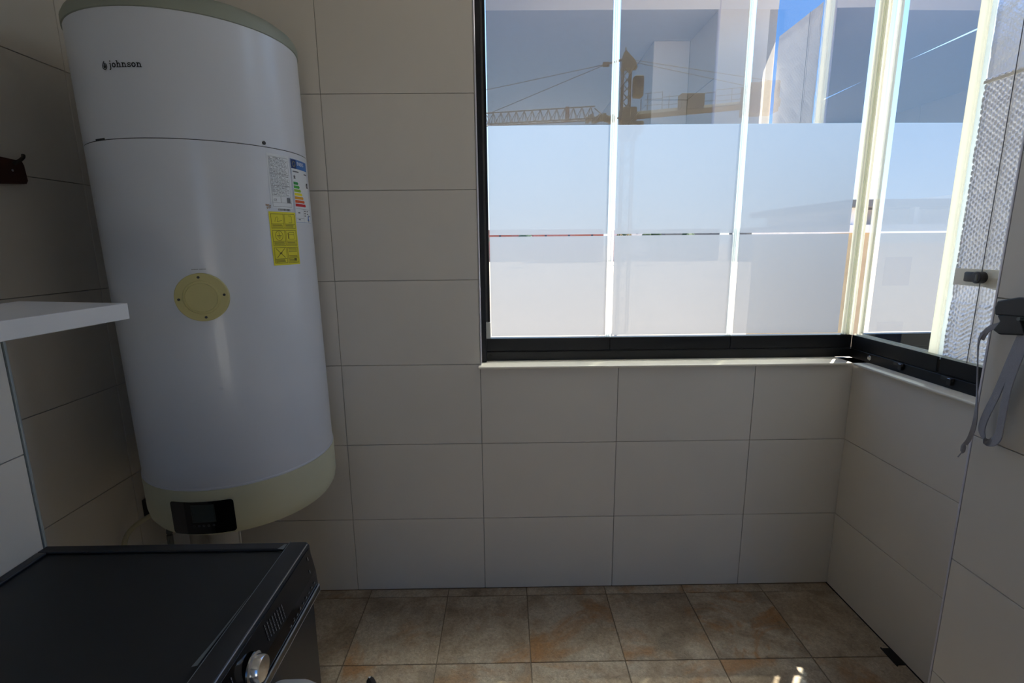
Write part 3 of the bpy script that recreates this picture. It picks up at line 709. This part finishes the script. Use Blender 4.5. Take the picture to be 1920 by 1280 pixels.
# ------------------------------------------------------------------ shelf and wooden hook board
sh = MB().prism([(-.720, .952, 1.330), (-.7345, .7236, 1.330), (-.745, .10, 1.330), (-.9745, .10, 1.330), (-.9745, .963, 1.330), (-.982, 1.012, 1.330)], (0, 0, .030)).build('wall_shelf', M['white_melamine'])
tag(sh, 'white melamine wall shelf on the left beside the heater', 'shelf')
m_ = sh.modifiers.new('edge', 'BEVEL'); m_.width = .0012; m_.segments = 2
for y in (.80, .25): MB().box(-.9745, -.80, y-.012, y+.012, 1.318, 1.330, .001).box(-.9745, -.966, y-.012, y+.012, 1.20, 1.318, .001).build('bracket', M['trim_alu'], sh)
hb = MB().prism([(-1.3485, 1.20, 1.713), (-1.3485, 1.462, 1.7005), (-1.3485, 1.4665, 1.690), (-1.3485, 1.470, 1.650), (-1.3485, 1.464, 1.641), (-1.3485, 1.20, 1.612)], (.014, 0, 0)).build('hook_board', M['wood_red'])
tag(hb, 'dark red brown wooden hook board on the left wall', 'hook board')
MB().tube(bez([(-1.334, 1.435, 1.690), (-1.322, 1.443, 1.700), (-1.320, 1.452, 1.709), (-1.322, 1.456, 1.716)]), .0045).build('hook', M['dark_metal'], hb, smooth=True)
MB().bar((-1.335, 1.428, 1.672), (-1.3325, 1.428, 1.672), .0035, 12).build('screw_head', M['chrome'], hb)

# ------------------------------------------------------------------ washing machine
wm = empty('washing_machine', (-.69, .655, 0), 'dark graphite front loading washing machine below the heater and shelf', 'washing machine')
X0, X1, Y0, Y1 = -.9735, -.4220, .355, .9530
b = MB(); b.box(X0+.002, X1, Y0, Y1, .012, .8000, .004, 2); b.build('cabinet', M['washer_body'], wm)
for (x_, y_) in ((X0+.05, Y0+.05), (X0+.05, Y1-.05), (X1-.05, Y0+.05), (X1-.05, Y1-.05)):
    MB().lathe([(.022, 0), (.022, .008), (.012, .010), (.012, .014)], 16, loc=(x_, y_, 0)).build('foot', M['black_plastic'], wm)
tp = MB().box(X0, -.4655, Y0, Y1+.0065, .800, .8440, .003, 2).build('top_plate', M['washer_top'], wm)
b = MB(); b.box(X0, -.4655, .9370, Y1+.0065, .8435, .8500, .0022, 2); b.box(X0, -.4655, Y0, Y0+.02, .8435, .8500, .0022, 2)
b.box(X0, X0+.020, Y0+.02, .9370, .8435, .8500, .0022, 2); b.build('top_rim', M['washer_body'], tp)
b = MB(); b.prism([(-.4635, Y0, .800), (-.4635, Y0, .8500), (-.4330, Y0, .8503), (-.4285, Y0, .8490), (-.4240, Y0, .8430), (-.4215, Y0, .800)], (0, Y1-Y0+.0065, 0)); b.build('front_lip', M['washer_body'], wm, smooth=True)
MB().tube([(-.4268, Y0+.002, .8472), (-.4268, Y1+.002, .8472)], .0013, 8).build('polished_edge', M['bright_edge'], wm)
MB().tube([(-.4645, Y0+.002, .8497), (-.4645, Y1+.010, .8497)], .0006, 6).build('lip_joint', M['glint_and_joint'], wm)
b = MB(); b.prism([(-.4230, Y0+.002, .757), (-.4230, Y0+.002, .8415), (-.4212, Y0+.002, .8415), (-.4120, Y0+.002, .790), (-.4095, Y0+.002, .757)], (0, Y1-Y0-.004, 0))
pn = b.build('control_panel', M['washer_gloss'], wm)
def pp(y, z, d=.0012):         # a point on the sloping panel face
    t = (z-.757)/.0845
    x_ = -.4095+(-.4212+.4095)*t - .0012*sin(PI*t) if t < .99 else -.4212
    if z < .790: x_ = -.4095+(-.4120+.4095)*(z-.757)/.033
    else: x_ = -.4120+(-.4212+.4120)*(z-.790)/.0515
    return (x_+d, y, z)
b = MB()
def pq(b, y0, y1, z0, z1): b.poly([pp(y0, z0), pp(y1, z0), pp(y1, z1), pp(y0, z1)])
for side in (0, 1):
    for k in range(8):
        yy = .745+k*.0085 if side == 0 else .640-k*.0085
        L_ = random.uniform(.022, .034); zt = .832-k*.0012
        z = zt
        while z > zt-L_:
            d_ = random.uniform(.003, .008); pq(b, yy, yy+.0018, z-d_, z); z -= d_+.0016
for k in range(9):
    yy = .815+k*.0145; pq(b, yy, yy+.0055, .7660+.0006*k, .7690+.0006*k)
    if k % 2: pq(b, yy+.001, yy+.004, .7720, .7735)
for yy, zz in ((.925, .800), (.931, .825)): pq(b, yy, yy+.003, zz, zz+.007)
tag(b.build('panel_print', M['print_grey'], pn, recalc=False), kind='stuff')
kn = MB(); KC = (-.413, .690, .800)
kn.lathe([(.0250, 0), (.0250, .003), (.0215, .005), (.0205, .0150), (.0190, .0172), (.0001, .0195)], 40, axis='X', loc=KC)
kn.build('program_knob', M['chrome'], wm, smooth=True)
MB().box(-.4235, -.4060, Y0+.001, Y1-.001, .7430, .7565, .0012).build('trim_strip', M['washer_trim'], wm)
MB().tube([(-.4062, Y0+.002, .7428), (-.4062, Y1-.002, .7428)], .0009, 6).tube([(-.4075, Y0+.002, .7572), (-.4075, Y1-.002, .7572)], .0009, 6).build('strip_edge', M['bright_edge'], wm)
DC = (0, .655, .525)
dr_ = MB().lathe([(.205, -.4225), (.205, -.385), (.198, -.364), (.186, -.358), (.172, -.362), (.168, -.375)], 72, axis='X', loc=DC).build('door_ring', M['ivory_plastic'], wm, smooth=True)
MB().lathe([(.168, -.386), (.150, -.372), (.12, -.362), (.06, -.356), (.0001, -.355)], 56, axis='X', loc=DC).build('door_glass', M['washer_gloss'], dr_, smooth=True)
b = MB(); b.poly([(-.4800, .648, .8450), (-.4720, .650, .8450), (-.4668, .735, .8506), (-.4668, .800, .8506), (-.4720, .735, .8455), (-.4755, .700, .8450)]); b.build('painted_glint', M['glint_and_joint'], wm, recalc=False)  # pale sliver painted as a light reflection along the lip joint
b = MB(); b.poly([(-.4800, .9360, .8503), (-.4670, .9340, .8506), (-.4668, .952, .8506), (-.4720, .952, .8506)]); b.build('painted_glint', M['glint_and_joint'], wm, recalc=False)  # pale patch painted as a small reflection at the back corner

# ------------------------------------------------------------------ floor details
dn = MB().box(1.3525, 1.3895, 1.4900, 1.5640, -.0015, .0030).build('floor_drain', M['drain']); tag(dn, 'small black drain slot at the foot of the right wall', 'drain')
MB().box(1.3500, 1.3545, 1.4860, 1.5680, -.001, .0042, .0008).build('slot_edge', M['groove'], dn)
ft = MB().tube(bez([(-.4820, 1.452, .016), (-.4700, 1.440, .016), (-.445, 1.395, .014), (-.430, 1.33, .012)]), .0125).build('rack_foot', M['black_plastic'], smooth=True); tag(ft, 'black rounded rack foot on the floor beside the washing machine', 'rack foot')
MB().tube([(-.4845, 1.4560, .022), (-.4790, 1.4500, .0285)], .0030, 8).build('white_tip', M['paper'], ft)

# ------------------------------------------------------------------ strap on black hook
hk = MB()
hk.prism([(1.1270, 1.020, 1.300), (1.1270, 1.020, 1.343), (1.1270, 1.060, 1.340), (1.1270, 1.104, 1.328), (1.1270, 1.108, 1.312), (1.1270, 1.104, 1.296)], (-.030, 0, 0))
hk.prism([(1.1120, 1.030, 1.262), (1.1120, 1.052, 1.306), (1.1120, 1.100, 1.296), (1.1120, 1.092, 1.284), (1.1120, 1.104, 1.262), (1.1120, 1.088, 1.254)], (-.014, 0, 0))
hk = hk.build('strap_clip', M['black_plastic']); tag(hk, 'black clip hook on the near right wall holding a grey strap', 'clip')
mo = hk.modifiers.new('edge', 'BEVEL'); mo.width = .003; mo.segments = 2
MB().bar((1.1, 1.042, 1.296), (1.088, 1.042, 1.296), .004, 16).build('rivet', M['pipe_grey'], hk)
def ribbon(b, pts, wid, wdir, th=.0011):
    P = bez(pts, 10); rows = []
    for i, p in enumerate(P):
        t = (P[min(i+1, len(P)-1)]-P[max(i-1, 0)]).normalized()
        wd = wdir(i/(len(P)-1)) if callable(wdir) else Vector(wdir)
        wd = (wd-t*wd.dot(t)).normalized(); nn = t.cross(wd).normalized(); hw = wid/2
        rows.append([b.bm.verts.new(p+wd*hw+nn*th), b.bm.verts.new(p-wd*hw+nn*th), b.bm.verts.new(p-wd*hw-nn*th), b.bm.verts.new(p+wd*hw-nn*th)])
    for i in range(len(rows)-1):
        for k in range(4): b.bm.faces.new((rows[i][k], rows[i][(k+1) % 4], rows[i+1][(k+1) % 4], rows[i+1][k]))
    b.bm.faces.new(rows[0]); b.bm.faces.new(rows[-1])
st = MB()
ribbon(st, [(1.103, 1.040, 1.270), (1.106, 1.058, 1.205), (1.108, 1.078, 1.120), (1.108, 1.095, 1.055), (1.107, 1.095, 1.022), (1.106, 1.074, 1.006), (1.104, 1.054, 1.025), (1.103, 1.052, 1.075), (1.102, 1.049, 1.150), (1.100, 1.034, 1.230), (1.098, 1.022, 1.275)], .022, lambda t: Vector((.25, .95, .25)))
ribbon(st, [(1.100, 1.070, 1.282), (1.103, 1.100, 1.272), (1.107, 1.124, 1.258), (1.106, 1.134, 1.235)], .012, (0, .3, 1))
ribbon(st, [(1.106, 1.134, 1.250), (1.104, 1.137, 1.222), (1.104, 1.128, 1.160), (1.105, 1.118, 1.090), (1.105, 1.114, 1.040), (1.104, 1.118, 1.000), (1.103, 1.126, .978)], .009, lambda t: Vector((.8*sin(t*5), 1, 0)))
st = st.build('pull_strap', M['strap'], smooth=True); tag(st, 'looped grey webbing strap hanging from the black clip', 'strap')
MB().lathe([(.0015, -.012), (.0048, -.006), (.0052, .004), (.0030, .012)], 12, loc=(1.102, 1.1285, .966)).bar((1.102, 1.1300, .956), (1.102, 1.1380, .940), .0014, 6).build('strap_knot', M['strap'], st, smooth=True)

# ------------------------------------------------------------------ outside
GZ = -9.0
gr = MB().box(-2500, 2500, -2500, 3500, GZ-.5, GZ).build('ground', M['ground']); tag(gr, 'pale dry ground far below the windows', kind='structure')
# tower crane
crn = empty('tower_crane', (13.9, 60, GZ), 'yellow tower crane with lattice jib seen through the tinted glass', 'crane')
def lattice(b, p, q, wd, ht_, nseg, r=.05, tri=False):
    p, q = Vector(p), Vector(q); d = (q-p).normalized()
    side = d.cross(Vector((0, 0, 1)));
    if side.length < .1: side = Vector((1, 0, 0))
    side.normalize(); up = side.cross(d).normalized()
    if tri: off = [side*wd/2, -side*wd/2, up*ht_]
    else: off = [side*wd/2+up*ht_/2, -side*wd/2+up*ht_/2, -side*wd/2-up*ht_/2, side*wd/2-up*ht_/2]
    for o_ in off: b.bar(p+o_, q+o_, r, 5)
    L_ = (q-p).length; n = len(off)
    for k in range(nseg):
        a, c, mid = p+d*L_*k/nseg, p+d*L_*(k+1)/nseg, p+d*L_*(k+.5)/nseg
        for i in range(n):
            j = (i+1) % n
            if tri and (i == 2 or j == 2):
                lo = off[0] if 0 in (i, j) else off[1]
                b.bar(a+lo, mid+off[2], r*.6, 4); b.bar(mid+off[2], c+lo, r*.6, 4)
            else: b.bar(a+off[i], c+off[j], r*.6, 4)
MX, MY = 13.9, 60.0
b = MB(); lattice(b, (MX, MY, GZ), (MX, MY, 14.4), 1.2, 1.2, 16, .09); b.build('mast', M['crane'], crn)
b = MB(); lattice(b, (MX-.35, MY, 15.2), (MX-.35, MY, 20.6), .85, .85, 6, .085)
b.build('tower_top', M['crane'], crn)
MB().prism([(MX-.9, MY-.5, 20.4), (MX+.75, MY-.5, 20.5), (MX+.45, MY-.5, 21.3), (MX-.2, MY-.5, 21.9), (MX-.6, MY-.5, 22.3), (MX-.8, MY-.5, 21.8)], (0, 1, 0)).bar((MX-.45, MY, 21.8), (MX-.5, MY, 22.7), .06).build('apex_head', M['crane'], crn)
MB().box(MX-.9, MX+1.6, MY-.9, MY+.9, 13.7, 14.9, .1).box(MX-.9, MX+.8, MY-.8, MY+.8, 14.9, 16.4, .1).lathe([(1.0, 0), (1.0, .8)], 20, loc=(MX+.1, MY, 13.0)).build('slewing_ring', M['crane'], crn)
cb_ = MB().box(MX+.25, MX+1.35, MY-1.4, MY-.2, 17.3, 19.5, .25, 3).build('cab', M['crane'], crn)
MB().box(MX+.5, MX+1.2, MY-1.45, MY-1.38, 18.2, 19.1).build('cab_window', M['pane'], cb_)
JE = Vector((-2.9, 66.5, 16.15)); J0 = Vector((MX-.9, MY+.2, 15.45)); jd = JE-J0
J1 = J0+jd*.17
b = MB(); lattice(b, J1, JE, 1.1, 1.40, 14, .075, True); b.bar(J0, J1+Vector((0, 0, 0)), .10).bar(J1+Vector((0, 0, 1.2)), J1-jd*.07+Vector((0, 0, .2)), .06)
JJ = JE+jd*.6; lattice(b, JE, JJ, 1.1, 1.40, 10, .075, True)
b.build('jib', M['crane_dark'], crn)
b = MB()
for k in range(14):
    p_ = J0+jd*(.035+.014*k)+Vector((0, 0, random.uniform(-.25, .2))); b.box(p_.x-.2, p_.x+.2, p_.y-.4, p_.y+.4, p_.z-.25, p_.z+.35, .04)
b.build('jib_root', M['crane'], crn)
p_ = J1+jd*.19; MB().box(p_.x-.2, p_.x+.25, p_.y-.3, p_.y+.3, p_.z-.1, p_.z+1.5, .03).build('hoist_frame', M['roof'], crn)
CE_ = Vector((28.0, 54.2, 15.0)); C0 = Vector((MX+.9, MY-.2, 15.25)); cd = CE_-C0
b = MB()
b.bar(C0+Vector((0, 0, .35)), CE_+Vector((0, 0, .45)), .42, 4); b.build('counter_jib', M['crane'], crn)
b = MB()
for k, t in enumerate((.03, .08, .19, .24, .57, .68, .78, .88)):
    p_ = C0+cd*t; hh = 2.6 if k in (1, 2) else 2.2
    b.bar(p_+Vector((0, 0, .5)), p_+Vector((0, 0, hh-.2*(k == 0))), .035, 4)
for (t0, t1, hh) in ((.06, .19, 2.55), (.06, .19, 1.9), (.06, .19, 1.3), (.19, .57, 2.0), (.19, .57, 1.2), (.57, .9, 2.2), (.57, .9, 1.6), (.57, .9, 1.1)):
    b.bar(C0+cd*t0+Vector((0, 0, hh)), C0+cd*t1+Vector((0, 0, hh)), .03, 4)
b.build('guard_rail', M['crane_dark'], crn)
p_ = C0+cd*.40; MB().box(p_.x-1.25, p_.x+1.25, p_.y-.6, p_.y+.6, p_.z+.5, p_.z+2.0, .04).build('winch_cabinet', M['crane'], crn)
p_ = C0+cd*.83
for k in range(3): MB().box(p_.x-1.0+k*.95, p_.x-.1+k*.95, p_.y-1-k*.3, p_.y+1-k*.3, p_.z-.6, p_.z+2.3, .04).build('counterweight', M['concrete'], crn)
ap = Vector((MX-.3, MY, 21.5)); mid = Vector((MX-2.45, MY+.8, 21.25))
b = MB(); b.bar(ap, mid, .09, 5).bar(ap+Vector((0, 0, .2)), mid, .05, 5).box(mid.x-.4, mid.x+.3, mid.y-.2, mid.y+.2, mid.z-.25, mid.z+.2, .03)
b.bar(mid, JE+Vector((0, 0, 4.0)), .035, 4).bar(mid, JE+Vector((0, 0, 1.3))-jd*.05, .035, 4)
b.bar(ap+Vector((.7, 0, -.3)), C0+cd*.93+Vector((0, 0, 1.6)), .035, 4).bar(ap+Vector((.7, 0, -.1)), C0+cd*.97+Vector((0, 0, 2.4)), .035, 4).build('tie_cable', M['crane_dark'], crn)

# houses far away: walls, roof and windows
def house(x, y, wd, dp, top, m, roof=True, nw=3, label='', rm='roof', cat='house', grp=None, flat=.9):
    if y > 50: x, y, wd, dp, top, flat = x*2.7, y*2.7, wd*2.7, dp*2.7, EYE+(top-EYE)*2.7+(.0225*2.7-.0148*2.7-.004)*y, flat*2.5
    h = empty('house', (x, y, GZ), label, cat, grp or 'houses outside the windows')
    MB().box(x-wd/2, x+wd/2, y, y+dp, GZ, top).build('wall', M[m], h)
    if roof: MB().prism([(x-wd/2-.3, y-.4, top), (x+wd/2+.3, y-.4, top), (x+wd/2-1.0, y-.4, top+flat), (x-wd/2+1.0, y-.4, top+flat)], (0, dp+.8, 0)).build('roof', M[rm], h)
    else: MB().box(x-wd/2-.15, x+wd/2+.15, y-.15, y+dp, top, top+.35).build('parapet', M[rm], h)
    for k in range(nw):
        for zz in (top-2.4, top-5.4):
            xx = x-wd/2+wd*(k+.5)/nw; MB().box(xx-.6, xx+.6, y-.05, y+.05, zz, zz+1.3).build('window', M['pane'], h)
    return h
house(-1.5, 120, 16, 8, 3.35, 'h_red', label='long low brick red house at the left edge of the far row')
house(13.5, 110, 15, 8, 3.2, 'h_red', label='brick red house with brown roof in the far row', flat=.8)
house(29.5, 115, 9, 8, 3.75, 'h_white', False, label='small white flat roofed house in the far row', rm='h_white')
house(41, 112, 12, 8, 3.7, 'h_grey', False, label='dark grey flat block in the middle of the far row', rm='h_grey')
house(59, 105, 19, 8, 3.3, 'h_grey', label='wide grey building with dark roof in the far row', rm='h_grey', flat=.6)
house(83, 108, 18, 8, 3.2, 'h_tan', label='tan house right of the grey building in the far row', rm='h_grey')
nb = house(20.3, 23, 9.4, 9, 1.85, 'h_tan', False, nw=2, label='near tan building with dark roof edge seen beside the window corner', rm='h_white')
MB().box(15.2, 25.2, 22.7, 32, 2.95, 3.30, .03).build('canopy_roof', M['h_grey'], nb)
for x_ in (15.7, 18.5, 21.5, 24.4): MB().box(x_-.1, x_+.1, 23.0, 23.3, 2.2, 2.95).build('canopy_post', M['h_white'], nb)
MB().box(15.8, 24.4, 24.5, 31, 2.2, 2.95).build('penthouse_wall', M['h_white'], nb)
house(40, 30, 12, 14, 3.6, 'h_white', nw=0, label='pale gabled house right of the near tan building', rm='h_white', flat=1.4)
# trees in gaps of the far row
def tree(x, y, top, label):
    K = 2.7; x, y = x*K, y*K; top = EYE+.0255*y
    t = empty('tree', (x, y, GZ), label, 'tree', 'trees in front of the far houses')
    MB().bar((x, y, GZ), (x, y, top-2), .25, 7, .12).build('trunk', M['bark'], t)
    bm = bmesh.new()
    for k in range(9):
        a = random.uniform(0, 6.28); rr = random.uniform(.2, 3.0)
        bmesh.ops.create_icosphere(bm, subdivisions=2, radius=random.uniform(1.8, 2.8), matrix=Matrix.Translation((x+rr*cos(a), y+rr*sin(a), top-2.8+random.uniform(-2.0, .3))))
    for v in bm.verts: v.co += Vector([random.uniform(-.14, .14) for _ in range(3)])
    me = bpy.data.meshes.new('crown'); bm.to_mesh(me); bm.free(); me.materials.append(M['leaf']); link('crown', me, t)
for (x, y, tp_, lb) in ((-4.5, 90, 3.5, 'dark round tree at the far left in front of the red house'), (3.4, 88, 3.3, 'low dark tree before the gap of the red houses'),
                    (22.0, 95, 3.6, 'dark tree right of the brown roofed red house'), (26.3, 92, 3.4, 'small dark tree beside the little white house'),
                    (34.5, 96, 3.6, 'dark tree left of the grey flat block'), (66, 90, 3.4, 'dark tree before the tan far house')):
    tree(x, y, tp_, lb)
